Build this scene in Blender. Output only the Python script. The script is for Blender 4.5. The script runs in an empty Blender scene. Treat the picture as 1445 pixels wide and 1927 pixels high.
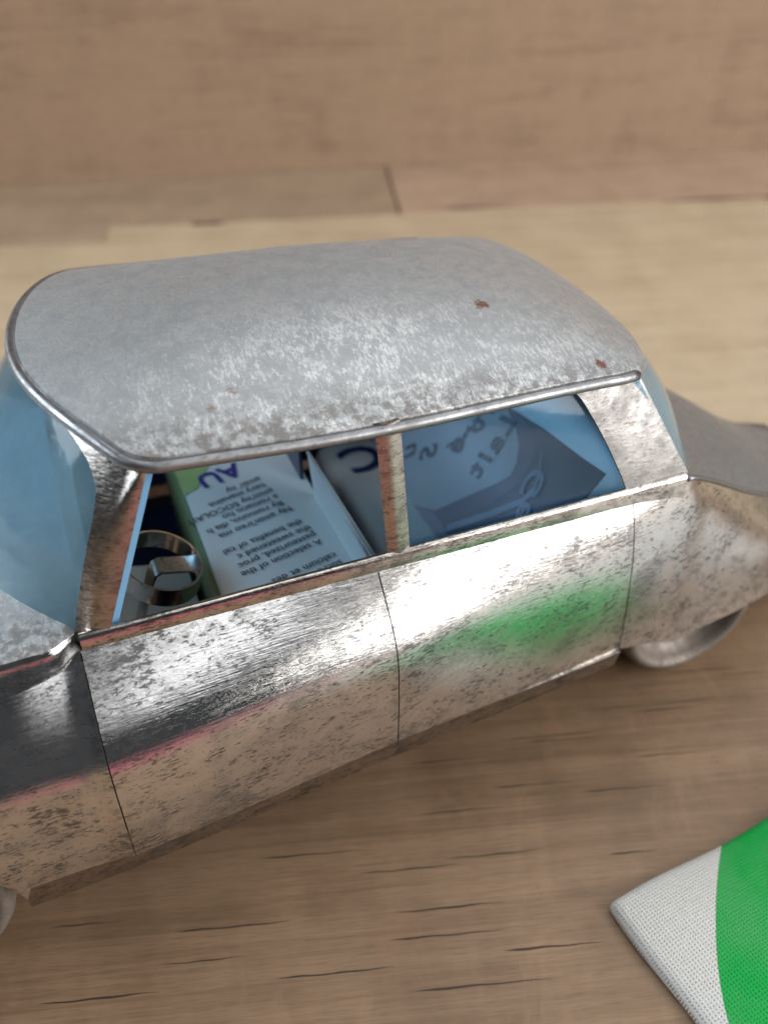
import bpy, bmesh, math, random
import numpy as np
from mathutils import Vector, Matrix

# all lengths below are written in centimetres and scaled to metres
K = 0.01
S = bpy.context.scene
COL = S.collection
R = math.radians
random.seed(7)

# ------------------------------------------------------------------ camera
cam_d = bpy.data.cameras.new('camera')
cam = bpy.data.objects.new('camera', cam_d)
COL.objects.link(cam)
S.camera = cam
yaw, pit, rol = R(21.03), R(38.14), R(-0.83)
fw = Vector((math.sin(yaw)*math.cos(pit), math.cos(yaw)*math.cos(pit), -math.sin(pit)))
rt = Vector((math.cos(yaw), -math.sin(yaw), 0))
up = rt.cross(fw)
rt2 = rt*math.cos(rol) + up*math.sin(rol)
up2 = -rt*math.sin(rol) + up*math.cos(rol)
m = Matrix((rt2, up2, -fw)).transposed().to_4x4()
m.translation = Vector((-3.87, -13.31, 14.88))*K
cam.matrix_world = m
cam_d.sensor_fit = 'VERTICAL'
cam_d.sensor_height = 36.0
cam_d.sensor_width = 27.0
cam_d.lens = 36.0*1750/1927
cam_d.clip_start = 0.005
cam_d.clip_end = 50
cam_d.dof.use_dof = True
cam_d.dof.focus_distance = 0.136
cam_d.dof.aperture_fstop = 15.5
S.render.resolution_x = 767
S.render.resolution_y = 1024

# ------------------------------------------------------------------ light
w = bpy.data.worlds.new('World')
S.world = w
w.use_nodes = True
w.node_tree.nodes['Background'].inputs[0].default_value = (0.80, 0.88, 1.0, 1)
w.node_tree.nodes['Background'].inputs[1].default_value = 0.04


def area(name, loc, target, sx, sy, power, color):
    d = bpy.data.lights.new(name, 'AREA')
    d.shape = 'RECTANGLE'
    d.size = sx*K
    d.size_y = sy*K
    d.energy = power
    d.color = color
    o = bpy.data.objects.new(name, d)
    COL.objects.link(o)
    o.location = Vector(loc)*K
    o.rotation_euler = (Vector(target)-Vector(loc)).to_track_quat('-Z', 'Y').to_euler()
    return o


area('window_light', (98, -100, 50), (2, 4, 6), 95, 95, 23.0, (1.0, 0.98, 0.95))
area('ceiling_light', (92, 0, 135), (92, 0, 0), 185, 225, 19.5, (0.96, 0.98, 1.0))
area('side_window_light', (-105, 55, 75), (0, 0, 5), 95, 85, 21.0, (0.80, 0.91, 1.0))

S.view_settings.view_transform = 'Standard'
S.view_settings.look = 'None'
S.view_settings.exposure = 0.0
S.view_settings.gamma = 1.0
S.view_settings.use_curve_mapping = False
S.render.engine = 'CYCLES'
S.cycles.transparent_max_bounces = 24
S.cycles.max_bounces = 12


# ------------------------------------------------------------------ node helpers
class N:
    def __init__(self, name):
        self.m = bpy.data.materials.new(name)
        self.m.use_nodes = True
        self.t = self.m.node_tree
        self.t.nodes.clear()
        self.out = self.t.nodes.new('ShaderNodeOutputMaterial')
        tc = self.t.nodes.new('ShaderNodeTexCoord')
        self.obj = self.vmul(tc.outputs['Object'], (100, 100, 100))   # centimetres
        self.uv = tc.outputs['UV']

    def n(self, typ, **k):
        x = self.t.nodes.new(typ)
        for a, b in k.items():
            setattr(x, a, b)
        return x

    def set(self, sock, v):
        if isinstance(v, bpy.types.NodeSocket):
            self.t.links.new(v, sock)
        else:
            sock.default_value = v

    def vmul(self, v, s, rot=None, off=(0, 0, 0)):
        x = self.n('ShaderNodeMapping')
        self.set(x.inputs['Vector'], v)
        x.inputs['Scale'].default_value = s
        x.inputs['Location'].default_value = off
        if rot:
            x.inputs['Rotation'].default_value = rot
        return x.outputs[0]

    def noise(self, v, scale, detail=4, rough=.55, dist=0., color=False):
        x = self.n('ShaderNodeTexNoise')
        self.set(x.inputs['Vector'], v)
        x.inputs['Scale'].default_value = scale
        x.inputs['Detail'].default_value = detail
        x.inputs['Roughness'].default_value = rough
        x.inputs['Distortion'].default_value = dist
        return x.outputs['Color' if color else 'Fac']

    def ramp(self, f, a, b, lo=0., hi=1.):
        x = self.n('ShaderNodeMapRange')
        x.interpolation_type = 'SMOOTHSTEP'
        self.set(x.inputs[0], f)
        x.inputs[1].default_value = a
        x.inputs[2].default_value = b
        x.inputs[3].default_value = lo
        x.inputs[4].default_value = hi
        return x.outputs[0]

    def math(self, op, a, b=0., c=0.):
        x = self.n('ShaderNodeMath', operation=op)
        self.set(x.inputs[0], a)
        self.set(x.inputs[1], b)
        self.set(x.inputs[2], c)
        return x.outputs[0]

    def mix(self, f, a, b):
        x = self.n('ShaderNodeMix', data_type='RGBA')
        self.set(x.inputs[0], f)
        for s, v in ((x.inputs[6], a), (x.inputs[7], b)):
            self.set(s, v if isinstance(v, bpy.types.NodeSocket) else (*v, 1))
        return x.outputs[2]

    def mixf(self, f, a, b):
        x = self.n('ShaderNodeMix', data_type='FLOAT')
        self.set(x.inputs[0], f)
        self.set(x.inputs[2], a)
        self.set(x.inputs[3], b)
        return x.outputs[0]

    def sep(self, v):
        x = self.n('ShaderNodeSeparateXYZ')
        self.set(x.inputs[0], v)
        return x.outputs

    def bump(self, h, strength, dist, normal=None):
        x = self.n('ShaderNodeBump')
        x.inputs['Strength'].default_value = strength
        x.inputs['Distance'].default_value = dist*K
        self.set(x.inputs['Height'], h)
        if normal:
            self.set(x.inputs['Normal'], normal)
        return x.outputs[0]

    def pbr(self, color, rough, metal=0., normal=None, spec=.5, **kw):
        x = self.n('ShaderNodeBsdfPrincipled')
        self.set(x.inputs['Base Color'], color if isinstance(color, bpy.types.NodeSocket) else (*color, 1))
        self.set(x.inputs['Roughness'], rough)
        self.set(x.inputs['Metallic'], metal)
        x.inputs['Specular IOR Level'].default_value = spec
        if normal:
            self.set(x.inputs['Normal'], normal)
        for k, v in kw.items():
            self.set(x.inputs[k], v)
        self.t.links.new(x.outputs[0], self.out.inputs[0])
        return x


def spot(k, centre, rad, wob=.5):
    """stain mask with a ragged outline round one place on the metal"""
    d = k.n('ShaderNodeVectorMath', operation='DISTANCE')
    k.set(d.inputs[0], k.obj)
    d.inputs[1].default_value = centre
    nz = k.noise(k.obj, 5/rad*.5, 4, .7)
    dd = k.math('ADD', d.outputs['Value'], k.math('MULTIPLY', k.math('SUBTRACT', nz, .5), rad*wob*4))
    return k.ramp(dd, rad, rad*.55)


# ------------------------------------------------------------------ materials
def mat_tin(name, bright=(.83, .815, .795), rust=True, streak=1.0, spots=(), dull=0.):
    """brushed, scratched and spotted tin of the body sides"""
    k = N(name)
    br = k.noise(k.vmul(k.obj, (1.6, 6, 34)), 1.0, 4, .6)              # brushing along the car
    br2 = k.noise(k.vmul(k.obj, (7, 20, 75)), 1.0, 3, .6)
    cloud = k.noise(k.obj, .75, 6, .62, .4)
    cloud2 = k.noise(k.vmul(k.obj, (.7, 1, 1.2), off=(9, 4, 2)), 1.9, 6, .7, .6)
    pit = k.noise(k.vmul(k.obj, (6, 9, 24)), 1.3, 5, .74)
    speck = k.noise(k.vmul(k.obj, (6, 9, 9)), 1.0, 4, .8, .3)
    # dark oxide: thick where the cloud is high, in fine dashes elsewhere
    patch = k.ramp(cloud, .51, .72)
    fine = k.ramp(k.math('ADD', pit, k.math('MULTIPLY', k.math('SUBTRACT', cloud2, .5), .55)), .55, .61)
    fine = k.math('MULTIPLY', fine, .85)
    sp = k.ramp(speck, .63, .68)
    dark = k.math('MAXIMUM', k.math('MULTIPLY', patch, k.ramp(br2, .35, .6, .15, .75)), k.math('MAXIMUM', fine, k.math('MULTIPLY', sp, .8)))
    c = k.mix(k.ramp(cloud2, .3, .7), bright, tuple(v*.86 for v in bright))
    c = k.mix(dark, c, (.125, .115, .115))
    # dirt gathered along the door joints and just below the belt
    sx, sy_, sz = k.sep(k.obj)
    gr = k.ramp(sz, 5.15, 5.55)
    for xs in (-4.59, -.21, 4.29):
        gr = k.math('MAXIMUM', gr, k.ramp(k.math('ABSOLUTE', k.math('SUBTRACT', sx, xs)), .22, .02))
    gr = k.math('MAXIMUM', gr, k.ramp(sz, 2.9, 2.4))
    gr = k.math('MULTIPLY', gr, k.ramp(k.noise(k.vmul(k.obj, (2.5, 2.5, 4)), 1.6, 6, .75), .47, .62))
    c = k.mix(k.math('MULTIPLY', gr, .48), c, (.13, .11, .10))
    if rust:
        rs = k.ramp(k.noise(k.vmul(k.obj, (1, 1, 1), off=(3, 7, 1)), 2.2, 5, .7), .70, .76)
        c = k.mix(k.math('MULTIPLY', rs, .8), c, (.16, .085, .055))
    for ctr, rad, col in spots:
        c = k.mix(spot(k, ctr, rad), c, col)
    rough = k.mixf(dark, k.ramp(br, .3, .7, .12+dull, .24+dull), .36)
    nrm = k.bump(br, .10*streak, .05)
    nrm = k.bump(br2, .10*streak, .025, nrm)
    nrm = k.bump(dark, -.25, .012, nrm)
    nrm = k.bump(k.noise(k.obj, .9, 2), .10, .12, nrm)
    gl = k.n('ShaderNodeBsdfAnisotropic', distribution='BECKMANN')
    df = k.n('ShaderNodeBsdfDiffuse')
    for b_ in (gl, df):
        k.set(b_.inputs['Color'], c)
        k.set(b_.inputs['Normal'], nrm)
    k.set(gl.inputs['Roughness'], rough)
    ms = k.n('ShaderNodeMixShader')
    k.set(ms.inputs[0], k.mixf(dark, .02, .14))
    k.t.links.new(gl.outputs[0], ms.inputs[1])
    k.t.links.new(df.outputs[0], ms.inputs[2])
    k.t.links.new(ms.outputs[0], k.out.inputs[0])
    return k.m


def mat_roof():
    k = N('roof_tin')
    cloud = k.noise(k.vmul(k.obj, (1, .8, 1)), .55, 5, .6, .3)
    mid = k.noise(k.obj, 2.7, 7, .78, .5)
    # worn flecks: short strokes lying slantwise on the roof
    fl = k.noise(k.vmul(k.obj, (23, 6.2, 10), rot=(0, 0, R(-4))), 1.0, 5, .78, .5)
    fl2 = k.noise(k.vmul(k.obj, (14, 9, 9), rot=(0, 0, R(-30))), 1.0, 3, .7)
    amount = k.math('ADD', fl, k.math('MULTIPLY', k.math('SUBTRACT', mid, .5), .55))
    amount = k.math('ADD', amount, k.math('MULTIPLY', k.math('SUBTRACT', cloud, .5), .35))
    shiny = k.ramp(amount, .49, .62)
    c = k.mix(k.math('MULTIPLY', shiny, .75), k.mix(k.ramp(k.math('ADD', k.math('MULTIPLY', mid, .7), k.math('MULTIPLY', fl2, .3)), .40, .62), (.385, .395, .40), (.475, .485, .49)), (.76, .76, .755))
    grime = k.ramp(k.math('ADD', fl2, k.math('MULTIPLY', k.math('SUBTRACT', cloud, .5), .6)), .60, .74)
    c = k.mix(k.math('MULTIPLY', grime, .35), c, (.26, .26, .26))
    # grime gathered along the near gutter
    y = k.sep(k.obj)[1]
    edge = k.math('MULTIPLY', k.ramp(y, -2.35, -3.1), k.ramp(k.noise(k.obj, 5.5, 5, .75), .42, .58))
    c = k.mix(k.math('MULTIPLY', edge, .75), c, (.17, .15, .135))
    for ctr, rad, col, a in (((2.45, -1.2, 8.3), .19, (.20, .075, .045), .9), ((3.80, -2.72, 7.76), .13, (.20, .07, .04), .9),
                             ((-1.85, -2.35, 8.35), .12, (.25, .17, .12), .7), ((-2.2, -2.6, 8.3), .10, (.25, .17, .12), .7),
                             ((-1.9, .6, 8.7), .04, (.12, .1, .09), .8), ((-3.2, -2.7, 8.2), .06, (.12, .1, .09), .7)):
        c = k.mix(k.math('MULTIPLY', spot(k, ctr, rad, .55), a), c, col)
    rough = k.mixf(shiny, .50, .41)
    nrm = k.bump(fl, .22, .03)
    nrm = k.bump(mid, .06, .03, nrm)
    k.pbr(c, rough, k.mixf(shiny, .72, .92), nrm)
    return k.m


def mat_plain_tin(name, col=(.55, .55, .55), rough=.35, metal=1., bumpy=.15):
    k = N(name)
    a = k.noise(k.obj, 3, 5, .7)
    b = k.noise(k.vmul(k.obj, (5, 5, 14)), 1.5, 4, .7)
    d = k.ramp(b, .55, .68)
    c = k.mix(k.ramp(a, .3, .7), col, tuple(v*.72 for v in col))
    c = k.mix(k.math('MULTIPLY', d, .7), c, (.12, .11, .105))
    k.pbr(c, k.ramp(a, .3, .7, rough*.8, rough*1.25), metal, k.bump(k.math('ADD', a, b), bumpy, .03))
    return k.m


def mat_film(name, tint, milk=.06, veil=(.30, .66, .95)):
    k = N(name)
    tr = k.n('ShaderNodeBsdfTransparent')
    tr.inputs[0].default_value = (*tint, 1)
    gl = k.n('ShaderNodeBsdfGlossy')
    gl.inputs['Color'].default_value = (1, 1, 1, 1)
    nz = k.noise(k.obj, 1.1, 3)
    sc = k.noise(k.vmul(k.obj, (3, 3, 30), rot=(.3, .5, .2)), 2, 3, .7)
    gl.inputs['Roughness'].default_value = .08
    k.set(gl.inputs['Normal'], k.bump(nz, .05, .15))
    fr = k.n('ShaderNodeFresnel')
    fr.inputs[0].default_value = 1.33
    d1 = k.n('ShaderNodeBsdfDiffuse')
    d2 = k.n('ShaderNodeBsdfTranslucent')
    for d_ in (d1, d2):
        d_.inputs[0].default_value = (*veil, 1)
    df = k.n('ShaderNodeMixShader')
    df.inputs[0].default_value = .55
    k.t.links.new(d1.outputs[0], df.inputs[1])
    k.t.links.new(d2.outputs[0], df.inputs[2])
    dust = k.math('MULTIPLY', k.ramp(sc, .62, .75), .10)
    dust = k.math('ADD', dust, k.math('MULTIPLY', k.ramp(k.noise(k.obj, 1.5, 5, .7), .25, .75, .8, 1.), milk))
    m1 = k.n('ShaderNodeMixShader')
    k.set(m1.inputs[0], dust)
    k.t.links.new(tr.outputs[0], m1.inputs[1])
    k.t.links.new(df.outputs[0], m1.inputs[2])
    m2 = k.n('ShaderNodeMixShader')
    k.set(m2.inputs[0], fr.outputs[0])
    k.t.links.new(m1.outputs[0], m2.inputs[1])
    k.t.links.new(gl.outputs[0], m2.inputs[2])
    k.t.links.new(m2.outputs[0], k.out.inputs[0])
    return k.m


def mat_print(name, col, rough=.38, metal=0.):
    k = N(name)
    a = k.noise(k.obj, 6, 5, .7)
    c = k.mix(k.ramp(a, .55, .8), col, tuple(v*.86 for v in col))
    k.pbr(c, rough, metal, k.bump(k.noise(k.obj, 1.2, 3), .12, .1))
    return k.m


def mat_wood(name, light, dark, line=.5, cross=0., seed=0., rough=.42, spec=.4, upright=False):
    """wood with its grain along the local x axis"""
    k = N(name)
    src = k.vmul(k.obj, (1, 1, 1), rot=(R(-90), 0, 0)) if upright else k.obj
    o = k.vmul(src, (1, 1, 1), off=(seed*3.1, seed*7.7, 0))
    if upright:
        o = k.vmul(o, (1, .5, 1))
    warp = k.noise(k.vmul(o, (.10, .45, 1)), 1.0, 3, .5, .5)
    g1 = k.noise(k.vmul(o, (.10, 2.6, 1)), 1.0, 5, .65, .6)
    g2 = k.noise(k.vmul(o, (.35, 13, 1)), 1.0, 4, .65)
    fine = k.noise(k.vmul(o, (2.2, 45, 1)), 1.0, 3, .6)
    blot = k.noise(k.vmul(o, (.55, .35, 1)), 1.0, 4, .6)
    f = k.math('ADD', k.math('MULTIPLY', g1, .6), k.math('MULTIPLY', g2, .4*line+.1))
    f = k.math('ADD', f, k.math('MULTIPLY', k.math('SUBTRACT', blot, .5), .55))
    f = k.math('ADD', f, k.math('MULTIPLY', k.math('SUBTRACT', warp, .5), .5))
    c = k.mix(k.ramp(f, .25, .68), dark, light)
    c = k.mix(k.math('MULTIPLY', k.ramp(fine, .48, .72), .45), c, tuple(v*.62 for v in dark))
    if cross:
        x = k.noise(k.vmul(o, (.9, .42, 1)), 1.0, 4, .65, 1.2)          # faint ripple across the grain
        c = k.mix(k.math('MULTIPLY', k.ramp(x, .52, .72), cross), c, tuple(min(1, v*1.5) for v in light))
        x2 = k.noise(k.vmul(o, (.9, .8, 1), off=(5, 2, 0)), 1.0, 4, .6)
        c = k.mix(k.math('MULTIPLY', k.ramp(x2, .55, .75), cross), c, (light[0]*1.15, light[1]*.82, light[2]*.72))
    nrm = k.bump(g2, .10, .03)
    nrm = k.bump(fine, .10, .015, nrm)
    k.pbr(c, k.ramp(g2, .3, .7, rough, rough+.14), 0, nrm, spec=spec)
    return k.m


def mat_cloth():
    """open weave cotton with a green print whose border is a slack curve"""
    k = N('cotton_print')
    s = k.sep(k.obj)
    f = 2*math.pi/.056
    wob = k.noise(k.obj, 3.0, 5, .7)
    wx = k.math('ADD', s[0], k.math('MULTIPLY', wob, .05))
    wy = k.math('ADD', s[1], k.math('MULTIPLY', wob, .06))
    sx = k.math('SINE', k.math('MULTIPLY', wx, f*.93))
    sy = k.math('SINE', k.math('MULTIPLY', wy, f))
    sx2 = k.math('ABSOLUTE', k.math('SINE', k.math('MULTIPLY', wx, f*.465)))
    sy2 = k.math('ABSOLUTE', k.math('SINE', k.math('MULTIPLY', wy, f*.5)))
    hole = k.math('MULTIPLY', k.ramp(sx2, .74, .16), k.ramp(sy2, .74, .16))
    hole = k.math('MULTIPLY', hole, k.ramp(k.noise(k.obj, 9, 3, .7), .36, .56, .05, 1.))
    fuzz = k.noise(k.obj, 60, 3, .7)
    h = k.math('ADD', k.math('MAXIMUM', sx2, sy2), k.math('MULTIPLY', fuzz, .35))
    # print border (local cm): x = a + b*(-y) + c*y^2
    ny = k.math('MULTIPLY', s[1], -1.)
    bx = k.math('ADD', 2.50, k.math('ADD', k.math('MULTIPLY', ny, -1.30), k.math('MULTIPLY', k.math('MULTIPLY', ny, ny), .17)))
    edge = k.math('SUBTRACT', k.math('ADD', s[0], k.math('MULTIPLY', k.math('SUBTRACT', fuzz, .5), .03)), bx)
    g = k.ramp(edge, -.012, .012)
    far = k.ramp(k.math('ADD', k.math('MULTIPLY', s[0], .18), ny), 5.2, 5.22)
    g = k.math('MULTIPLY', g, k.math('SUBTRACT', 1., far))
    g = k.math('MULTIPLY', g, k.ramp(k.math('ADD', s[0], k.math('MULTIPLY', ny, .3)), 6.0, 5.98))
    c = k.mix(g, (.74, .72, .68), (.014, .40, .075))
    c = k.mix(k.math('MULTIPLY', hole, k.mixf(g, .62, .35)), c, k.mix(g, (.20, .185, .17), (.0, .13, .02)))
    c = k.mix(k.math('MULTIPLY', k.ramp(k.noise(k.obj, .8, 4), .4, .7), .10), c, (.5, .5, .45))
    nrm = k.bump(h, .8, .03)
    k.pbr(c, .85, 0, nrm, spec=.15)
    return k.m


M = dict(
    side=mat_tin('side_tin'),
    wing=mat_tin('wing_tin', bright=(.82, .805, .785), streak=.8),
    pillar=mat_tin('pillar_tin', bright=(.60, .54, .49), streak=1.3, dull=.12),
    quarter=mat_plain_tin('quarter_tin', (.40, .385, .375), .46, .85, .25),
    strip=mat_tin('belt_tin', bright=(.74, .68, .62), streak=.8),
    sill=mat_tin('sill_tin', bright=(.47, .42, .375), dull=.25),
    roof=mat_roof(),
    lip=mat_plain_tin('lip_tin', (.36, .36, .37), .42),
    hood=mat_roof(),
    trunk=mat_plain_tin('trunk_tin', (.36, .355, .35), .48, .75),
    wheel=mat_plain_tin('wheel_tin', (.30, .255, .22), .6, .5),
    inner=mat_plain_tin('inner_tin', (.50, .50, .52), .30),
    inner_pale=mat_print('pale_blue_tin', (.55, .62, .66), .3),
    steel=mat_plain_tin('bright_tin', (.78, .77, .75), .16, 1., .1),
    under=mat_plain_tin('underside_tin', (.22, .20, .18), .5),
    film=mat_film('blue_film', (.50, .75, .95), .13),
    screen_film=mat_film('screen_film', (.46, .74, .96), .52, (.46, .79, .98)),
    film_edge=mat_print('blue_film_edge', (.16, .36, .58), .25),
    white=mat_print('white_print', (.78, .79, .78)),
    blue=mat_print('blue_print', (.014, .030, .15)),
    label=mat_print('shaded_label_white', (.56, .58, .66)),  # white print, darkened in colour for the weaker light on the rear seat
    purple=mat_print('purple_print', (.10, .07, .20)),
    violet=mat_print('violet_print', (.33, .24, .42)),
    green=mat_print('pale_green_print', (.42, .56, .22)),
    pale_sheet=mat_print('pale_sheet_tin', (.78, .84, .86), .3),
    olive=mat_print('olive_print', (.20, .27, .13)),
    navy=mat_print('navy_tin', (.014, .022, .075), .3),
    ink=mat_print('ink_print', (.015, .018, .04)),
    cloth=mat_cloth(),
    pink=mat_print('pink_cloth', (.78, .07, .22), .9),
    wood_front=mat_wood('brown_wood', (.345, .222, .135), (.205, .126, .073), .7, .15, 1.),
    wood_light=mat_wood('pale_wood', (.52, .40, .265), (.41, .30, .19), .7, 0, 2., .36),
    wood_pink=mat_wood('rosy_wood', (.47, .32, .225), (.35, .23, .155), .6, .1, 3.),
    wood_grey=mat_wood('greyish_wood', (.38, .27, .18), (.28, .195, .13), .6, .1, 4.),
    wood_back=mat_wood('back_board_wood', (.385, .262, .175), (.245, .158, .102), 1.4, .05, 5., .5, .3, True),
    pore=mat_print('pore_brown', (.060, .038, .024), .7),
    gap=mat_print('joint_brown', (.07, .045, .03), .8),
)


# ------------------------------------------------------------------ mesh helpers
def tag(o, label=None, cat=None, group=None, kind=None):
    for a, b in (('label', label), ('category', cat), ('group', group), ('kind', kind)):
        if b:
            o[a] = b
    return o


def empty(name, loc=(0, 0, 0), rz=0.):
    o = bpy.data.objects.new(name, None)
    o.empty_display_size = .01
    COL.objects.link(o)
    o.location = Vector(loc)*K
    o.rotation_euler = (0, 0, rz)
    return o


def obj(name, verts, faces, mat, parent=None, smooth=True, solid=0., off=-1., sub=0, uvs=None, autosmooth=None):
    me = bpy.data.meshes.new(name)
    me.from_pydata([tuple(c*K for c in v) for v in verts], [], faces)
    me.update()
    me.materials.append(mat)
    if smooth:
        me.polygons.foreach_set('use_smooth', [True]*len(me.polygons))
    o = bpy.data.objects.new(name, me)
    COL.objects.link(o)
    if parent:
        o.parent = parent
    if sub:
        x = o.modifiers.new('sub', 'SUBSURF')
        x.levels = x.render_levels = sub
    if solid:
        x = o.modifiers.new('solid', 'SOLIDIFY')
        x.thickness = solid*K
        x.offset = off
        x.use_even_offset = False
        e = o.modifiers.new('split', 'EDGE_SPLIT')
        e.split_angle = R(38)
    return o


def grid(rows):
    """rows of equal length -> verts, quad faces"""
    v = [p for r in rows for p in r]
    n = len(rows[0])
    f = [(i*n+j, i*n+j+1, (i+1)*n+j+1, (i+1)*n+j) for i in range(len(rows)-1) for j in range(n-1)]
    return v, f


def flipf(f):
    return [tuple(reversed(q)) for q in f]


def interp(xs, ys):
    """smooth monotone-ish cubic through points"""
    xs = np.array(xs, float)
    ys = np.array(ys, float)
    d = np.diff(ys)/np.diff(xs)
    mm = np.zeros(len(xs))
    mm[1:-1] = [0 if a*b <= 0 else 2*a*b/(a+b) for a, b in zip(d[:-1], d[1:])]
    mm[0] = d[0]
    mm[-1] = d[-1]

    def f(x):
        x = min(max(x, xs[0]), xs[-1])
        i = min(max(int(np.searchsorted(xs, x))-1, 0), len(xs)-2)
        h = xs[i+1]-xs[i]
        t = (x-xs[i])/h
        return float((2*t**3-3*t*t+1)*ys[i]+(t**3-2*t*t+t)*h*mm[i]+(-2*t**3+3*t*t)*ys[i+1]+(t**3-t*t)*h*mm[i+1])
    return f


def tube(path, rad, seg=10, closed=False, radf=None):
    P = [Vector(p) for p in path]
    n = len(P)
    rows = []
    upv = Vector((0, 0, 1))
    for i, p in enumerate(P):
        a = P[(i-1) % n] if (closed or i > 0) else P[i]
        b = P[(i+1) % n] if (closed or i < n-1) else P[i]
        t = (b-a).normalized()
        u = t.cross(upv)
        if u.length < 1e-3:
            u = t.cross(Vector((1, 0, 0)))
        u.normalize()
        v = u.cross(t)
        r = rad if radf is None else rad*radf(i/(n-1))
        rows.append([p+u*(r*math.cos(2*math.pi*j/seg))+v*(r*math.sin(2*math.pi*j/seg)) for j in range(seg)])
    v = [q for r in rows for q in r]
    f = []
    for i in range(n if closed else n-1):
        k = (i+1) % n
        for j in range(seg):
            f.append((i*seg+j, i*seg+(j+1) % seg, k*seg+(j+1) % seg, k*seg+j))
    if not closed:
        f.append(tuple(reversed(range(seg))))
        f.append(tuple(range((n-1)*seg, n*seg)))
    return v, f


def box(x0, x1, y0, y1, z0, z1):
    v = [(x, y, z) for x in (x0, x1) for y in (y0, y1) for z in (z0, z1)]
    f = [(0, 1, 3, 2), (4, 6, 7, 5), (0, 4, 5, 1), (2, 3, 7, 6), (0, 2, 6, 4), (1, 5, 7, 3)]
    return v, f


def add(a, b):
    o = len(a[0])
    return a[0]+b[0], a[1]+[tuple(i+o for i in q) for q in b[1]]


def lin(a, b, n):
    return [a+(b-a)*i/(n-1) for i in range(n)]


# ------------------------------------------------------------------ table and back board
TB = R(-16.0)
table = empty('table', (0, 0, 0), TB)
tag(table, kind='structure')


def to_table(x, y):
    c, s = math.cos(-TB), math.sin(-TB)
    return x*c-y*s, x*s+y*c


def plank(x0, x1, y0, y1, mat, z1=0., z0=-2.5):
    """one plank with eased edges, grain along x"""
    b = .05
    ring = lambda q, z: [(x0+q, y0+q, z), (x1-q, y0+q, z), (x1-q, y1-q, z), (x0+q, y1-q, z)]
    v = ring(0, z0)+ring(0, z1-b)+ring(b, z1)
    f = [(3, 2, 1, 0)]+[(i, (i+1) % 4, 4+(i+1) % 4, 4+i) for i in range(4)]+[(4+i, 4+(i+1) % 4, 8+(i+1) % 4, 8+i) for i in range(4)]+[(8, 9, 10, 11)]
    return obj('plank', v, f, mat, table, smooth=False)


# rows counted away from the camera, in table coordinates
yb = to_table(8.6, -1.0)[1]          # joint that runs under the car
y2 = to_table(11.2, 23.8)[1]         # front of the narrow strip
y3 = to_table(13.2, 29.9)[1]         # where the back board stands
xj = to_table(12.2, 27.0)[0]
xl = to_table(-1.1, 25.8)[0]
p_front = plank(-45, 45, -62, yb, M['wood_front'])
plank(-45, 45, yb+.01, y2-1.6, M['wood_light'])
plank(-45, xl, y2-1.59, y2, M['wood_grey'])
plank(xl+.01, 45, y2-1.59, y2, M['wood_light'])
plank(-45, xj, y2+.01, y3+1.5, M['wood_grey'])
plank(xj+.12, 45, y2+.01, y3+1.5, M['wood_pink'])
v, f = box(xj-.2, xj+.3, y2, y3, -1.2, -.12)
obj('joint_filler', v, f, M['gap'], table, smooth=False)

# dark open pores of the front plank, seen as long thin dashes
pores = []
PX = [((-4.37, -4.75), 1.95, .050), ((-1.14, -6.2), 1.9, .045), ((-.85, -5.8), 1.85, .045), ((.5, -7.05), 1.7, .055),
      ((-6.6, -5.1), 1.9, .055), ((-3.05, -6.1), 1.9, .05), ((-2.7, -4.0), 1.9, .04), ((-4.7, -5.2), 1.4, .03),
      ((-1.1, -7.1), 2.2, .05), ((.3, -5.2), 1.8, .04), ((1.7, -4.2), 1.6, .035), ((3.2, -4.9), 1.7, .04),
      ((-1.2, -4.9), 1.8, .035), ((.2, -4.2), 1.7, .03), ((4.6, -4.6), 1.5, .03), ((2.8, -3.5), 1.5, .03), ((5.6, -3.6), 1.6, .03),
      ((-6.3, -3.9), 1.3, .03), ((4.2, -3.2), 1.6, .03), ((6.4, -3.0), 1.6, .03), ((3.0, -6.2), .9, .035)]
pv, pf = [], []


def dash(x, y, L, wd):
    tx, ty = to_table(x, y)
    n = 14
    a = len(pv)
    ph = random.random()*6
    for i in range(n):
        t = i/(n-1)
        ww = wd*(.5+.5*math.sin(t*7+ph))*.45+wd*.55
        ww *= .85*min(1, t*6, (1-t)*2.2)*.92+.03
        cy = ty+.006*math.sin(t*5+ph)+.006*math.sin(t*17+ph*2)
        jx = tx+L*t
        pv.append((jx, cy-ww/2, .006))
        pv.append((jx, cy+ww/2, .006))
        if i:
            q = a+2*i
            pf.append((q-2, q, q+1, q-1))


for (x, y), L, wd in PX:
    dash(x, y, L, wd)
for i in range(230):
    tx, ty = random.uniform(-24, 24), random.uniform(-30, yb-.4)
    c, s = math.cos(TB), math.sin(TB)
    x, y = tx*c-ty*s, tx*s+ty*c
    if -7 < x < 6 and -9.5 < y < -3.5 and random.random() < .75:
        continue
    dash(x, y, random.uniform(.8, 2.2), random.uniform(.02, .045))
o = obj('grain_pores', pv, pf, M['pore'], p_front, smooth=False)
tag(o, kind='stuff')
# darker knot streaks on the narrow strip behind
kv, kf = [], []
pv, pf = kv, kf
for x, y, L, wd in ((13.2, 23.6, 3.2, .35), (22.5, 20.6, 5.5, .4), (2.6, 26.2, 1.6, .8), (27, 19.2, 2.0, .6)):
    dash(x, y, L, wd)
o = obj('knot_streaks', kv, kf, mat_print('knot_brown', (.10, .055, .038), .6), table, smooth=False)
tag(o, kind='stuff')

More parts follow.
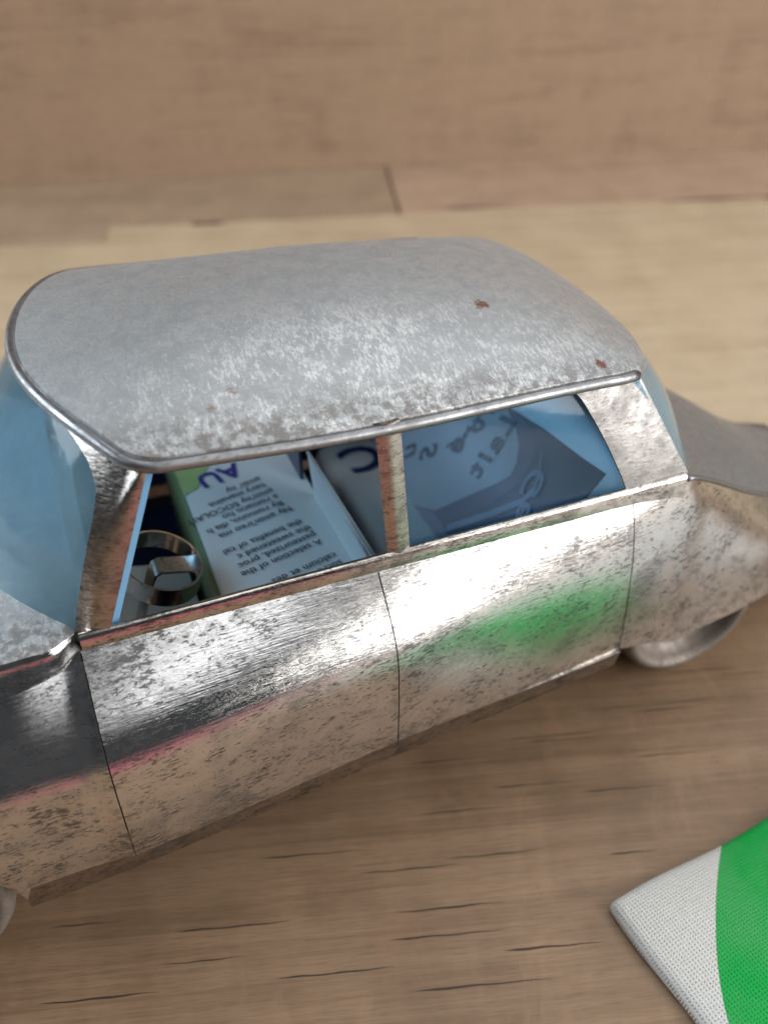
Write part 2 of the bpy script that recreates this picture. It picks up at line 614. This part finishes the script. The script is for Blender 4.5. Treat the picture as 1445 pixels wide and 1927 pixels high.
board = empty('back_board', (0, 0, 0), TB+R(1.2))
tag(board, kind='structure')
c_, s_ = math.cos(-(TB+R(1.2))), math.sin(-(TB+R(1.2)))
yw = 13.2*s_+29.9*c_
v, f = box(-45, 45, yw, yw+1.8, .01, 26)
obj('board', v, f, M['wood_back'], board, smooth=False)

# ------------------------------------------------------------------ the toy car
car = empty('toy_car', (0, 0, 0))
tag(car, 'worn bare tin toy saloon car with tinted blue windows on the wooden table', 'toy car')

XF, XM, XR = -4.59, -.21, 4.29       # door seams
prof = interp([0, .12, .3, .5, .6, .68, .76, .84, .92, 1.0], [-.30, -.35, -.39, -.40, -.37, -.28, -.08, .23, .61, 1.0])
prof_mid = interp([0, .12, .3, .5, .6, .7, .8, .89, .95, 1.0], [-.33, -.32, -.27, -.15, -.06, .08, .30, .55, .77, 1.0])
y_lo = interp([-13, -11.5, -9, -6.2, 0, 4.3, 7, 9, 11, 12.3], [2.9, 3.7, 4.35, 4.5, 4.08, 3.78, 3.48, 3.0, 1.95, 1.3])
y_hi = interp([-13, -11.5, -9, -5.7, -4.85, -4.6, 0, 4.3, 5.4, 6.13, 6.78, 7.6, 8.48, 9.5, 11, 12.3], [2.4, 3.2, 3.7, 3.82, 3.66, 3.5, 3.5, 3.5, 3.38, 3.13, 2.92, 2.68, 2.40, 2.0, 1.4, 1.0])
z_hi = interp([-13, -11.5, -9, -7, -5.7, -4.85, -4.6, 0, 4.3, 5.4, 6.13, 6.78, 7.6, 8.48, 9.5, 11, 12.3], [3.2, 4.2, 4.95, 5.25, 5.36, 5.42, 5.54, 5.52, 5.48, 5.56, 5.18, 4.75, 4.20, 3.68, 3.15, 2.5, 2.15])
prof_rear = interp([0, .3, .5, .7, .85, .94, 1.0], [-.15, .0, .13, .35, .60, .82, 1.0])


def z_lo(x):
    if x < -6.18:
        d = x+8.06
        return max(2.0 if x < -10 else 0, 1.62+math.sqrt(max(0., 1.95**2-d*d))) if abs(d) < 1.95 else 2.0
    return 2.40-.42*min(max((x-4.3)/1.5, 0.), 1.)-.22*max(0., x-8.5)


def side(x, s, sy, inset=0.):
    zl, zh = z_lo(x), z_hi(x)
    a = min(max((x+.2)/2.6, 0.), 1.)
    a = a*a*(3-2*a)
    b = min(max((x-4.3)/1.8, 0.), 1.)
    b = b*b*(3-2*b)
    y = y_lo(x)+(y_hi(x)-y_lo(x))*((prof(s)*(1-a)+prof_mid(s)*a)*(1-b)+prof_rear(s)*b)
    return (x, sy*(y-inset), zl+(zh-zl)*s)


def panel(name, x0, x1, sy, mat, nx=40, ns=26):
    g = .010
    rows = []
    xs = lin(x0+g, x1-g, nx)
    for s in lin(0, 1, ns):
        rows.append([side(x, s, sy, 0.) for i, x in enumerate(xs)])
    v, f = grid(rows)
    o = obj(name, v, f if sy < 0 else flipf(f), mat, car, solid=.045)
    o.data.materials.append(M['gap'])
    o.modifiers['solid'].material_offset_rim = 1
    return o


for sy in (-1, 1):
    panel('front_wing', -12.9, XF, sy, M['wing'], 90)
    d1 = panel('front_door', XF, XM, sy, M['side'], 60)
    d2 = panel('rear_door', XM, XR, sy, M['side'], 60)
    panel('rear_wing', XR, 12.2, sy, M['wing'], 70)
    # sill strip below the doors
    rows = []
    for t in lin(0, 1, 5):
        rows.append([(x, sy*((y_lo(x)+.15)*t+(1-t)*(y_lo(x)+.05)), (1.86+.022*x)*(1-t)+2.392*t) for x in lin(-6.22, XR, 50)])
    v, f = grid(rows)
    obj('sill', v, f if sy < 0 else flipf(f), M['sill'], car, solid=.05)
    # upright strip under the windows, with a rolled top edge
    rows = []
    for y, z in ((3.505, 5.50), (3.50, 5.60), (3.485, 5.70), (3.455, 5.765), (3.40, 5.775), (3.36, 5.74)):
        rows.append([(x, sy*y, z-(.16*max(0, (x-3.2)/2.2)**2 if z < 5.69 else 0)) for x in lin(-4.56, 5.32, 50)])
    v, f = grid(rows)
    obj('belt_strip', v, f if sy < 0 else flipf(f), M['strip'], car)
    # centre pillar, slightly crowned
    rows = []
    for t in lin(0, 1, 8):
        z = 5.72+(7.95-5.72)*t
        yy = 3.42-.20*t
        xa, xb = -.02-.09*t, .345-.075*t
        rows.append([(xa+(xb-xa)*u, sy*(yy+.05*math.sin(math.pi*u)), z) for u in lin(0, 1, 7)])
    v, f = grid(rows)
    obj('centre_pillar', v, f if sy < 0 else flipf(f), M['pillar'], car, solid=.05)

# roof
z_e = interp([-4.5, -3.28, -1.64, 0, 2.3, 4.4, 5.4], [8.24, 8.17, 8.05, 7.92, 7.76, 7.58, 7.40])
z_c = interp([-4.5, -3.3, -2, 0, 2, 4, 5.4], [8.50, 8.68, 8.76, 8.74, 8.52, 8.08, 7.42])


def roof_w(u):
    a = 3.20-.30*max(0., (u-.25)/.75)**1.6
    e = min(1., u/.045)
    e2 = min(1., (1-u)/.075)
    return a-.20*(1-math.sqrt(max(0, 1-(1-e)**2)))-.30*(1-math.sqrt(max(0, 1-(1-e2)**2)))


def roof_pt(u, q, lift=0.):
    y = q*roof_w(u)
    xf = -4.45+.115*y*y
    xr = 5.32-.090*y*y
    x = xf+(xr-xf)*u
    e = abs(y)/3.22
    z = z_e(x)+(z_c(x)-z_e(x))*(1-e**2.4)
    return Vector((x, y, z+lift))




def under_roof(x, t, y0):
    """half width that leans from y0 at the belt to just inside the roof edge"""
    return y0+(roof_w(min(max((x+3.4)/7.9, .06), .97))-.03-y0)*t


# rear quarter pillars with the rounded window corner
for sy in (-1, 1):
    front = interp([5.74, 5.9, 6.3, 6.88, 7.3, 7.55, 7.68, 7.74, 7.95], [4.17, 4.12, 3.96, 3.70, 3.48, 3.33, 3.20, 3.05, 2.75])
    rear = interp([5.74, 6.5, 7.3, 7.95], [5.40, 5.06, 4.70, 4.40])
    rows = []
    for t in lin(0, 1, 26):
        row = []
        for u in lin(0, 1, 12):
            zz = 5.74+1.96*t
            x = front(zz)+(rear(zz)-front(zz))*u
            z = 5.74+(z_e(x)-.09-5.74)*t
            row.append((x, sy*(under_roof(x, .6*t+.4*t*t, 3.42)-.045*u*u), z))
        rows.append(row)
    v, f = grid(rows)
    obj('rear_pillar', v, f if sy < 0 else flipf(f), M['quarter'], car, solid=.05)

us = [0, .006, .014, .025, .04]+lin(.06, .95, 60)+[.965, .977, .987, .994, 1]
qs = [math.sin(math.pi/2*t) for t in lin(-1, 1, 61)]
rows = [[roof_pt(u, q) for q in qs] for u in us]
# turned-down outer edge
v, f = grid(rows)
n = len(qs)
ring = [j for j in range(n)]+[i*n+n-1 for i in range(1, len(us))]+[(len(us)-1)*n+j for j in range(n-2, -1, -1)]+[i*n for i in range(len(us)-2, 0, -1)]
base = len(v)
cen = Vector((.4, 0, 0))
for k in (1, 2):
    for i in ring:
        p = Vector(v[i])
        dd = Vector((p.x-cen.x, p.y, 0))
        dd.normalize()
        v.append(p+dd*(.02*k)+Vector((0, 0, -.06*k)))
L = len(ring)
rg = [ring]+[list(range(base+k*L, base+(k+1)*L)) for k in (0, 1)]
for a, b in zip(rg[:-1], rg[1:]):
    for i in range(L):
        f.append((a[i], b[i], b[(i+1) % L], a[(i+1) % L]))
roof = obj('roof', v, flipf(f), M['roof'], car, solid=.03)
# rolled lip round the roof, outside a dark groove
path = []
for j in range(L):
    p = Vector(v[ring[j]])
    dd = Vector((p.x-cen.x, p.y, 0))
    dd.normalize()
    path.append(p+dd*.085+Vector((0, 0, -.10)))
pp = [path[0]]
for p in path[1:]:
    if (p-pp[-1]).length > .05:
        pp.append(p)
pp = [p for p in pp if (p.x < 4.45 and p.y < 0) or p.x < 3.3]
k0 = max(range(len(pp)), key=lambda i: (Vector(pp[i])-Vector(pp[i-1])).length)
pp = pp[k0:]+pp[:k0]
v2, f2 = tube(pp, .088, 10)
obj('roof_lip', v2, f2, M['lip'], roof)

# windscreen
W_TOP = lambda y: Vector((-4.36+.115*y*y, y, z_e(-4.36+.115*y*y)+(z_c(-4.36+.115*y*y)-z_e(-4.36+.115*y*y))*(1-(abs(y)/3.22)**2.4)-.12))
W_BOT = lambda y: Vector((-6.12+.155*y*y, y*1.03, 5.55+.03*(9-y*y)*.3))


def wind(vv, y, out=0.):
    a, b = W_TOP(y), W_BOT(y)
    p = a+(b-a)*vv
    bul = .18*math.sin(math.pi*vv)
    return p+Vector((-.75, 0, .65))*(bul+out)+Vector((0, .5*y/3.2, 0))*out


rows = [[wind(t, y) for y in lin(-3.18, 3.18, 40)] for t in lin(0, 1.02, 20)]
v, f = grid(rows)
obj('windscreen', v, f, M['screen_film'], car)

# windscreen pillars that widen into a header under the roof lip
yf = interp([0, .03, .06, .10, .16, .25, .45, .7, 1.0], [0., -1.2, -1.9, -2.35, -2.68, -2.88, -3.02, -3.09, -3.12])
for sy in (-1, 1):
    rows = []
    for t in lin(0, 1, 30):
        back = Vector((-3.20, -3.24, 8.06))+(Vector((-4.14, -3.46, 5.74))-Vector((-3.20, -3.24, 8.06)))*t
        edge = wind(t, -3.12, .035)
        fr = yf(t)
        row = [wind(t, fr+(-3.12-fr)*a, .035) for a in lin(0, 1, 12)]
        row += [edge+(back-edge)*a+Vector((-.03, -.05, 0))*math.sin(math.pi*a) for a in lin(.15, 1, 8)]
        rows.append([(p.x, p.y*(1 if sy < 0 else -1), p.z) for p in row])
    v, f = grid(rows)
    obj('windscreen_pillar', v, flipf(f) if sy < 0 else f, M['pillar'], car, solid=.045)

# rear window, bulging
rows = []
for t in lin(0, 1, 22):
    row = []
    for y in lin(-3.12, 3.12, 36):
        a = Vector((5.22-.087*y*y, y*.925, 7.36+.02*y*y))
        b = Vector((6.62-.103*y*y, y*1.03, 5.42+.035*(9-y*y)*.3))
        p = a+(b-a)*t+Vector((.6, 0, .5))*(.30*math.sin(math.pi*t)*(1-(abs(y)/3.12)**5))
        row.append(p)
    rows.append(row)
v, f = grid(rows)
obj('rear_window', v, flipf(f), M['screen_film'], car)

# side glazing: one sheet behind the rear opening, an edge strip left in the front opening
for sy in (-1, 1):
    rows = [[(x, sy*(under_roof(x, .6*t+.4*t**3, 3.42)-.10), 5.66+(z_e(x)-.14-5.66)*t) for x in lin(.15, 4.22-.75*t, 16)] for t in lin(0, 1, 8)]
    v, f = grid(rows)
    obj('side_window', v, f if sy < 0 else flipf(f), M['film'], car)
    rows = []
    for t in lin(0, 1, 12):
        b = Vector((-3.20, 3.20, 8.06))+(Vector((-4.14, 3.40, 5.70))-Vector((-3.20, 3.20, 8.06)))*t
        rows.append([(b.x-.05+.18*u, sy*(b.y-.07-.02*u), b.z) for u in lin(0, 1, 4)])
    v, f = grid(rows)
    obj('film_strip', v, flipf(f) if sy < 0 else f, M['film_edge'], car, solid=.02)

# bonnet
z_hood = interp([-13, -12, -10, -8, -6.2, -4.4], [3.2, 4.0, 5.0, 5.55, 5.75, 5.80])
rows = []
for x in lin(-12.9, -4.45, 60):
    hw = min(3.42, y_hi(x)-.30)
    row = []
    for q in lin(-1, 1, 45):
        y = q*hw
        z = z_hood(x)-.10*q*q-.02
        e = max(0, abs(q)-.97)/.03
        z -= .05*e*e
        row.append((x, y, z))
    rows.append(row)
v, f = grid(rows)
hood = obj('bonnet', v, flipf(f), M['hood'], car, solid=.03)
# gutters between bonnet and wings
for sy in (-1, 1):
    rows = []
    for x in lin(-12.9, -4.45, 60):
        hw = min(3.42, y_hi(x)-.30)
        z0 = z_hood(x)-.17
        rows.append([(x, sy*(hw+a), z0-b) for a, b in ((-.01, .0), (.025, .03), (.045, .10), (.075, .22), (.10, .34), (.12, .46))])
    v, f = grid(rows)
    obj('bonnet_edge', v, flipf(f) if sy > 0 else f, M['side'], hood)
    rows = []
    for x in lin(-12.9, -4.58, 60):
        hw = min(3.42, y_hi(x)-.30)
        a = Vector((x, sy*(hw+.03), z_hood(x)-.55))
        b = Vector((x, sy*(y_hi(x)), z_hi(x)))
        c0 = Vector((x, sy*(hw+.10), min(z_hi(x)-.10, z_hood(x)-.42)))
        rows.append([a, c0, c0*.5+b*.5+Vector((0, 0, .03)), b+Vector((0, -sy*.02, .02)), b+Vector((0, sy*.005, -.01))])
    v, f = grid(rows)
    obj('wing_top', v, flipf(f) if sy > 0 else f, M['wing'], car, solid=.03)

# boot lid
z_b = interp([5.2, 6.2, 7.4, 8.5, 10, 11, 12.2], [5.75, 5.42, 4.90, 4.25, 3.22, 2.65, 2.25])
rows = []
for x in lin(5.3, 12.2, 45):
    hw = y_hi(x)-.02
    zs = z_hi(x)
    rows.append([(x, q*hw, zs+.0+(z_b(x)-zs)*(1-abs(q)**2.2)+.02) for q in lin(-1, 1, 41)])
v, f = grid(rows)
obj('boot_lid', v, flipf(f), M['trunk'], car, solid=.03)
for sy in (-1,):
    p = [(x, sy*(y_hi(x)+.0), z_hi(x)+.03) for x in lin(5.42, 12.0, 50)]
    v, f = tube(p, .045, 8)
    obj('boot_bead', v, f, M['lip'], car)
# tail and nose closures
for nm, x0 in (('tail_panel', 12.18), ('nose_panel', -12.88)):
    rows = []
    for s in lin(0, 1, 10):
        a = side(x0, s, -1)
        b = side(x0, s, 1)
        rows.append([(x0+(.25 if x0 > 0 else -.3)*math.sin(math.pi*t), a[1]+(b[1]-a[1])*t, a[2]) for t in lin(0, 1, 14)])
    v, f = grid(rows)
    obj(nm, v, f if x0 < 0 else flipf(f), M['wing'], car, solid=.03)
# floor pan
rows = []
for x in lin(-12.5, 11.8, 40):
    h = y_lo(x)-.25
    if abs(x+8.06) < 2.1 or abs(x-6.7) < 2.0:
        h = min(h, 2.35)
    rows.append([(x, q*h, 2.3+.0*abs(q)) for q in lin(-1, 1, 9)])
v, f = grid(rows)
obj('floor_pan', v, f, M['under'], car, solid=.05)


# wheels: pressed tin, dished disc inside a rounded tyre
def wheel(x, y, sy, r=1.55, wd=.95):
    prof_ = [(.0, -.30), (.25, -.30), (.30, -.38), (.6, -.42), (1.02, -.42), (1.14, -.36), (1.22, -.16), (1.28, -.03), (1.35, .0), (1.44, -.04), (1.51, -.16), (1.55, -.38), (1.54, -.68), (1.46, -.86), (1.1, -.95), (0, -.95)]
    seg = 48
    rng = random.Random(int(x*10)+sy)
    v, f = [], []
    for i in range(seg):
        a = 2*math.pi*i/seg
        for rr, d in prof_:
            jr = rr*(1+(.012*rng.uniform(-1, 1) if rr > 1.3 else 0))*r/1.55
            v.append((jr*math.cos(a), sy*d, jr*math.sin(a)))
    m_ = len(prof_)
    for i in range(seg):
        k = (i+1) % seg
        for j in range(m_-1):
            f.append((i*m_+j, k*m_+j, k*m_+j+1, i*m_+j+1))
    o = obj('wheel', v, f if sy < 0 else flipf(f), M['wheel'], car)
    o.location = (x*K, sy*y*K, r*K+.0001)
    return o


for sy in (-1, 1):
    wheel(-8.06, 4.18, sy, 1.6)
    wheel(6.72, 3.05, sy, 1.55)
for x, yy in ((-8.06, 4.0), (6.72, 2.9)):
    v, f = tube([(x, -yy+.6, 1.58), (x, yy-.6, 1.58)], .16, 10)
    obj('axle', v, f, M['under'], car)


# ------------------------------------------------------------------ inside the car
def text_mesh(body, size, spacing=1., bold=0.):
    cu = bpy.data.curves.new('t', 'FONT')
    cu.body = body
    cu.size = 1.
    cu.resolution_u = 3
    cu.offset = bold
    cu.space_character = spacing
    o = bpy.data.objects.new('t', cu)
    COL.objects.link(o)
    dg = bpy.context.evaluated_depsgraph_get()
    me = bpy.data.meshes.new_from_object(o.evaluated_get(dg))
    V = [(q.co.x*size, q.co.y*size) for q in me.vertices]
    F = [tuple(p.vertices) for p in me.polygons]
    bpy.data.objects.remove(o)
    bpy.data.curves.remove(cu)
    bpy.data.meshes.remove(me)
    return V, F


def text_on(frame, items, mat, parent, name='lettering'):
    """frame(u, v) -> 3D point; items (text, size, u, v, angle)"""
    AV, AF = [], []
    for s, size, u, v_, ang in items:
        V, F = text_mesh(s, size, bold=.022 if size > .4 else .008)
        c, s2 = math.cos(ang), math.sin(ang)
        o = len(AV)
        AV += [frame(u+a*c-b*s2, v_+a*s2+b*c) for a, b in V]
        AF += [tuple(i+o for i in q) for q in F]
    return obj(name, AV, AF, mat, parent, smooth=False)


def poly_on(frame, pts, mat, parent, name):
    V = [frame(u, v_) for u, v_ in pts]
    return obj(name, V, [tuple(range(len(V)))], mat, parent, smooth=False)


# front seat: bent printed sheet, cushion, with a turned-down front edge and a short backrest
def bent(path, y0, y1, name, mat, parent, ny=6, sol=.03):
    rows = [[(x, y, z) for y in lin(y0, y1, ny)] for x, z in path]
    v, f = grid(rows)
    return obj(name, v, flipf(f), mat, parent, solid=sol)


seat = empty('front_seat')
seat.parent = car
arc = [(-2.24+.22*math.cos(a), 4.28+.22*math.sin(a)) for a in [R(t) for t in range(180, 89, -15)]]
cush = bent([(-2.40, 2.4), (-2.46, 4.2)]+arc+[(-1.5, 4.5), (-.1, 4.5)], -2.75, 2.5, 'cushion', M['white'], seat)
bent([(-2.445, 2.4), (-2.505, 4.2)]+[(a-.03, b+.02) for a, b in arc[:5]], -2.7, 2.45, 'green_band', M['olive'], cush, sol=.01)
fr = lambda u, v_: (u, v_, 4.524)
T180 = R(180+13)
lines = ["sucre et des v", "calcium et des", "", "A selection of the", "pasteurized, proc", "the sweetened c", "the benefits of cal", "",
         "Ny amin'ireo ma", "Ry romono, dia h", "a romano ho", "amin'ny SOCOLAIT", "hery manaina", "amin' ny"]
items = []
tx, ty = math.cos(T180), math.sin(T180)          # reading direction
px, py = -ty, tx                                 # up of the letters
for i, s in enumerate(lines):
    if not s:
        continue
    q = i*.225
    items.append((s, (.215), -.30-px*q*1.0+.02*(i % 3), -1.92-py*q, T180))
text_on(fr, items, M['ink'], cush)
text_on(fr, [("AU", .62, -1.25, 1.55, R(180+13))], mat_print('blue_outline', (.03, .03, .30)), cush, 'large_lettering')
poly_on(lambda u, v_: (u, v_, 4.519), [(-2.38, .9), (-2.1, 1.0), (-1.7, 1.75), (-1.0, 1.95), (-.7, 2.45), (-2.38, 2.45)], M['green'], cush, 'pale_green_field')
# backrest of the driver: a standing flap with a slanting top
rows = []
for y in lin(-2.85, -.05, 12):
    t = (y+2.85)/2.8
    zt = 5.20+.30*t
    rows.append([(-.12+.10*u*(1-t)-.10*t*u, y, 4.2+(zt-4.2)*u) for u in lin(0, 1, 6)])
v, f = grid(rows)
br = obj('backrest', v, f, M['white'], seat, solid=.05)
v, f = tube([(-.10, -2.85, 5.215), (-.21, -.05, 5.515)], .03, 8)
obj('folded_edge', v, f, M['white'], br)
v, f = box(-.02, .03, -2.85, -2.62, 4.95, 5.19)
obj('blue_corner', v, f, M['blue'], br, smooth=False)
v, f = box(-.22, -.16, .55, 2.4, 4.4, 5.6)
obj('passenger_backrest', v, f, M['navy'], seat, smooth=False)

# rear seat: cushion sheet and a reclined printed back
rseat = empty('rear_seat')
rseat.parent = car
rc = bent([(.90, 2.45), (.86, 3.1)]+[(1.06+.2*math.cos(R(t)), 3.1+.2*math.sin(R(t))) for t in range(180, 89, -18)]+[(1.7, 3.3), (2.12, 3.3)], -3.1, 3.1, 'cushion', M['white'], rseat)
text_on(lambda u, v_: (u, v_, 3.33), [("C", 1.3, 2.05, 2.9, R(190))], M['blue'], rc)
DN = Vector((1, 0, -.75)).normalized()
bp = lambda y, z: Vector((3.0+.75*(z-4.5), y, z))


def rb(y, z, k):
    p = bp(y, z)-DN*(.02*k)
    return (p.x, p.y, p.z)


outline = [(-2.95, 2.7), (-3.0, 5.85), (-2.4, 5.78), (-1.2, 5.68), (0, 5.52), (3.0, 5.3), (3.0, 2.7)]
V = [rb(y, z, 0) for y, z in outline]
rback = obj('backrest', V, [tuple(range(len(V)))], M['blue'], rseat, smooth=False, solid=.04)
poly_on(lambda a, b: rb(a, b, 1), [(2.95, 3.3), (2.95, 5.25), (.2, 5.5), (-.14, 5.5), (-.65, 5.38), (-.98, 5.25), (-1.2, 5.05), (-1.28, 4.85), (-1.15, 4.65), (-.17, 3.54), (.83, 3.1)], M['label'], rback, 'white_field')
poly_on(lambda a, b: rb(a, b, .5), [(2.97, 2.75), (2.97, 5.2), (-.2, 5.54), (-1.0, 5.56), (-1.45, 5.3), (-1.6, 4.9), (-1.35, 4.4), (-.55, 3.45), (-.2, 2.9)], M['purple'], rback, 'purple_border')
poly_on(lambda a, b: rb(a, b, 1.5), [(.85, 3.15), (-.17, 3.5), (-.65, 3.5), (-1.12, 3.42), (-.1, 2.72), (1.2, 2.75)], M['violet'], rback, 'violet_field')
rib = [(-1.50, 5.45), (-1.75, 5.25), (-1.92, 5.0), (-1.85, 4.75), (-1.45, 4.3), (-.69, 3.55)]
rib2 = [(a-.10, b-.06) for a, b in reversed(rib)]
poly_on(lambda a, b: rb(a, b, 1.2), rib+rib2, mat_print('pale_blue_print', (.35, .42, .62)), rback, 'pale_ribbon')
# letters set one by one along an arc, upside down for the camera
lt = []
for ch, y, z in (("L", -.52, 5.50), ("a", -.60, 5.16), ("i", -.62, 4.84), ("t", -.60, 4.64)):
    lt.append((ch, .62, y, z, R(258)))
for ch, y, z, a in (("n", .20, 5.55, 258), ("t", .18, 5.16, 256), ("r", .24, 4.98, 252), ("\u00e9", .36, 4.72, 246), ("S", .98, 4.30, 228), ("u", 1.58, 4.02, 222)):
    lt.append((ch, .62, y, z, R(a)))
text_on(lambda a, b: rb(a, b, 2), lt, mat_print('violet_ink', (.05, .03, .10)), rback)
text_on(lambda a, b: rb(a, b, 2), [("C", .62, -1.98, 5.32, R(250)), ("e", .6, -2.15, 4.85, R(245))], mat_print('pale_ink', (.30, .34, .55)), rback, 'pale_lettering')

# navy printed inside of the shell
for sy in (-1, 1):
    rows = [[(x, sy*(side(x, s_, 1)[1]-.14), side(x, s_, 1)[2]+(.12 if s_ > .99 else 0)) for x in lin(-4.4, 5.2, 40)] for s_ in lin(0, .985, 12)]
    v, f = grid(rows)
    obj('door_lining', v, f if sy > 0 else flipf(f), M['navy'], car, solid=.02)
rows = [[(x, y, 2.42) for y in lin(-3.5, 3.5, 6)] for x in lin(-5.6, 4.9, 10)]
v, f = grid(rows)
obj('floor_lining', v, flipf(f), M['navy'], car, solid=.02)

# pale sheet added behind the rear seat, brightening the view through the side window
rows = [[(3.75+t*(2.55-.085*y*y), y, 5.35-.12*t) for y in lin(-3.1, 3.1, 20)] for t in lin(0, 1, 10)]
v, f = grid(rows)
obj('added_pale_sheet', v, flipf(f), M['pale_sheet'], car, solid=.03)

# printed sheet on the floor below the steering wheel
rows = [[(x, y, 3.3+.25*max(0, -3.2-x)) for y in lin(-3.3, .6, 8)] for x in lin(-4.4, -2.62, 8)]
v, f = grid(rows)
fs = obj('floor_sheet', v, flipf(f), M['white'], car, solid=.02)
poly_on(lambda u, v_: (u, v_, 3.33), [(-2.65, -2.2), (-2.65, -.9), (-3.05, -.8), (-3.15, -1.6), (-3.0, -2.3)], M['green'], fs, 'pale_green_field')
text_on(lambda u, v_: (u, v_, 3.335), [("ce", .8, -2.7, -1.0, R(190))], M['ink'], fs)

# dashboard sheet under the windscreen
rows = [[(-4.15-.95*t-(.10+.75*t)*(1-(y/3.2)**2), y, 4.6+.55*t-.15*t*t) for y in lin(-3.2, 3.2, 24)] for t in lin(0, 1, 8)]
v, f = grid(rows)
obj('dashboard', v, f, M['inner_pale'], car, solid=.03)

# steering wheel: bent tin band with one spoke folding down to the column
sw = empty('steering_wheel')
sw.parent = car
C0 = Vector((-3.20, -1.50, 4.98))
ax = Vector((.30, 0, .95)).normalized()
e1 = Vector((0, 1, 0)).cross(ax).normalized()
e2 = ax.cross(e1)
rows = []
for h in (-.16, .15):
    rows.append([C0+e1*(.66*math.cos(a))+e2*(.80*math.sin(a))+ax*h for a in lin(0, 2*math.pi, 49)])
v, f = grid(rows)
obj('rim', v, f, M['steel'], sw, solid=.045)
path = [C0+e1*.68+e2*.10, C0+e1*.40+e2*.08, C0+e1*.0+e2*.05, C0-e1*.10+e2*.03-ax*.06, C0-e1*.14+e2*.02-ax*.25, C0-e1*.18-ax*1.0, C0-e1*.22-ax*2.3]
rows = [[p+e2*(-.20), p+e2*.20] for p in path]
v, f = grid(rows)
o = obj('spoke', v, f, M['steel'], sw, solid=.04)

# ------------------------------------------------------------------ the cloth pouch on the table
cl = empty('cloth_pouch', (2.43, -7.02, 0), R(5.5))
tag(cl, 'off-white open-weave cotton pouch with a bright green print, bottom right', 'cloth pouch')


def pouch(nx=180, ny=170, LX=16., LY=15.):
    rng = np.random.RandomState(3)
    rows = []
    for j in range(ny+1):
        t = j/ny
        row = []
        for i in range(nx+1):
            s = i/nx
            xx = LX*s
            yy = -LY*t
            # finer spacing near the edges, corners drawn in a little
            xx = LX*(.5-.5*math.cos(math.pi*s))*.6+LX*s*.4
            yy = -(LY*(.5-.5*math.cos(math.pi*t))*.6+LY*t*.4)
            ex, ey = min(xx, LX-xx), min(-yy, LY+yy)
            q_ = .15
            d = min(ex, ey)
            if ex < q_ and ey < q_:
                d = q_-math.hypot(q_-ex, q_-ey)
                if d < 0:
                    kx = q_/math.hypot(q_-ex, q_-ey)
                    nx_, ny_ = q_-(q_-ex)*kx, q_-(q_-ey)*kx
                    xx += (nx_-ex)*(1 if xx < LX/2 else -1)
                    yy -= (ny_-ey)*(1 if -yy < LY/2 else -1)
                    d = 0
            h = .20+.18*(1-math.exp(-max(d, 0)/.6))+.05*math.sin(xx*.9+yy*.4)*min(1, d/1.5)
            r_ = .15
            if d < r_:
                h = h-r_+math.sqrt(max(0, r_*r_-(r_-d)**2))
            # the edges wander a little
            row.append((xx+.03*math.sin(yy*2.3)+.10*t*0, yy+.03*math.sin(xx*1.9), h))
        rows.append(row)
    v, f = grid(rows)
    f = flipf(f)
    # skirt down to the table
    n_ = nx+1
    ring = [i for i in range(n_)]+[j*n_+nx for j in range(1, ny+1)]+[ny*n_+i for i in range(nx-1, -1, -1)]+[j*n_ for j in range(ny-1, 0, -1)]
    a = len(v)
    for i in ring:
        p = v[i]
        cx, cy = LX/2, -LY/2
        v.append((p[0]+(cx-p[0])*.012, p[1]+(cy-p[1])*.012, .004))
    for i in range(len(ring)):
        j = (i+1) % len(ring)
        f.append((ring[i], ring[j], a+j, a+i))
    return v, f


v, f = pouch()
obj('fabric', v, f, M['cloth'], cl)

# pink cloth lying nearer than the frame shows: it is seen only mirrored in the doors
rows = []
for i in range(24):
    rows.append([(-8+15*j/29+.15*math.sin(i*.5), -33+13*i/23-10.*(j/29)+.2*math.sin(j*.4), .25+.12*math.sin(i*.7+j*.3)+.1*math.sin(j*.6)) for j in range(30)])
v, f = grid(rows)
o = obj('pink_cloth', v, f, M['pink'], None, solid=.24)
tag(o, 'pink cloth in front of the car, seen only as a reflection in the doors', 'cloth')
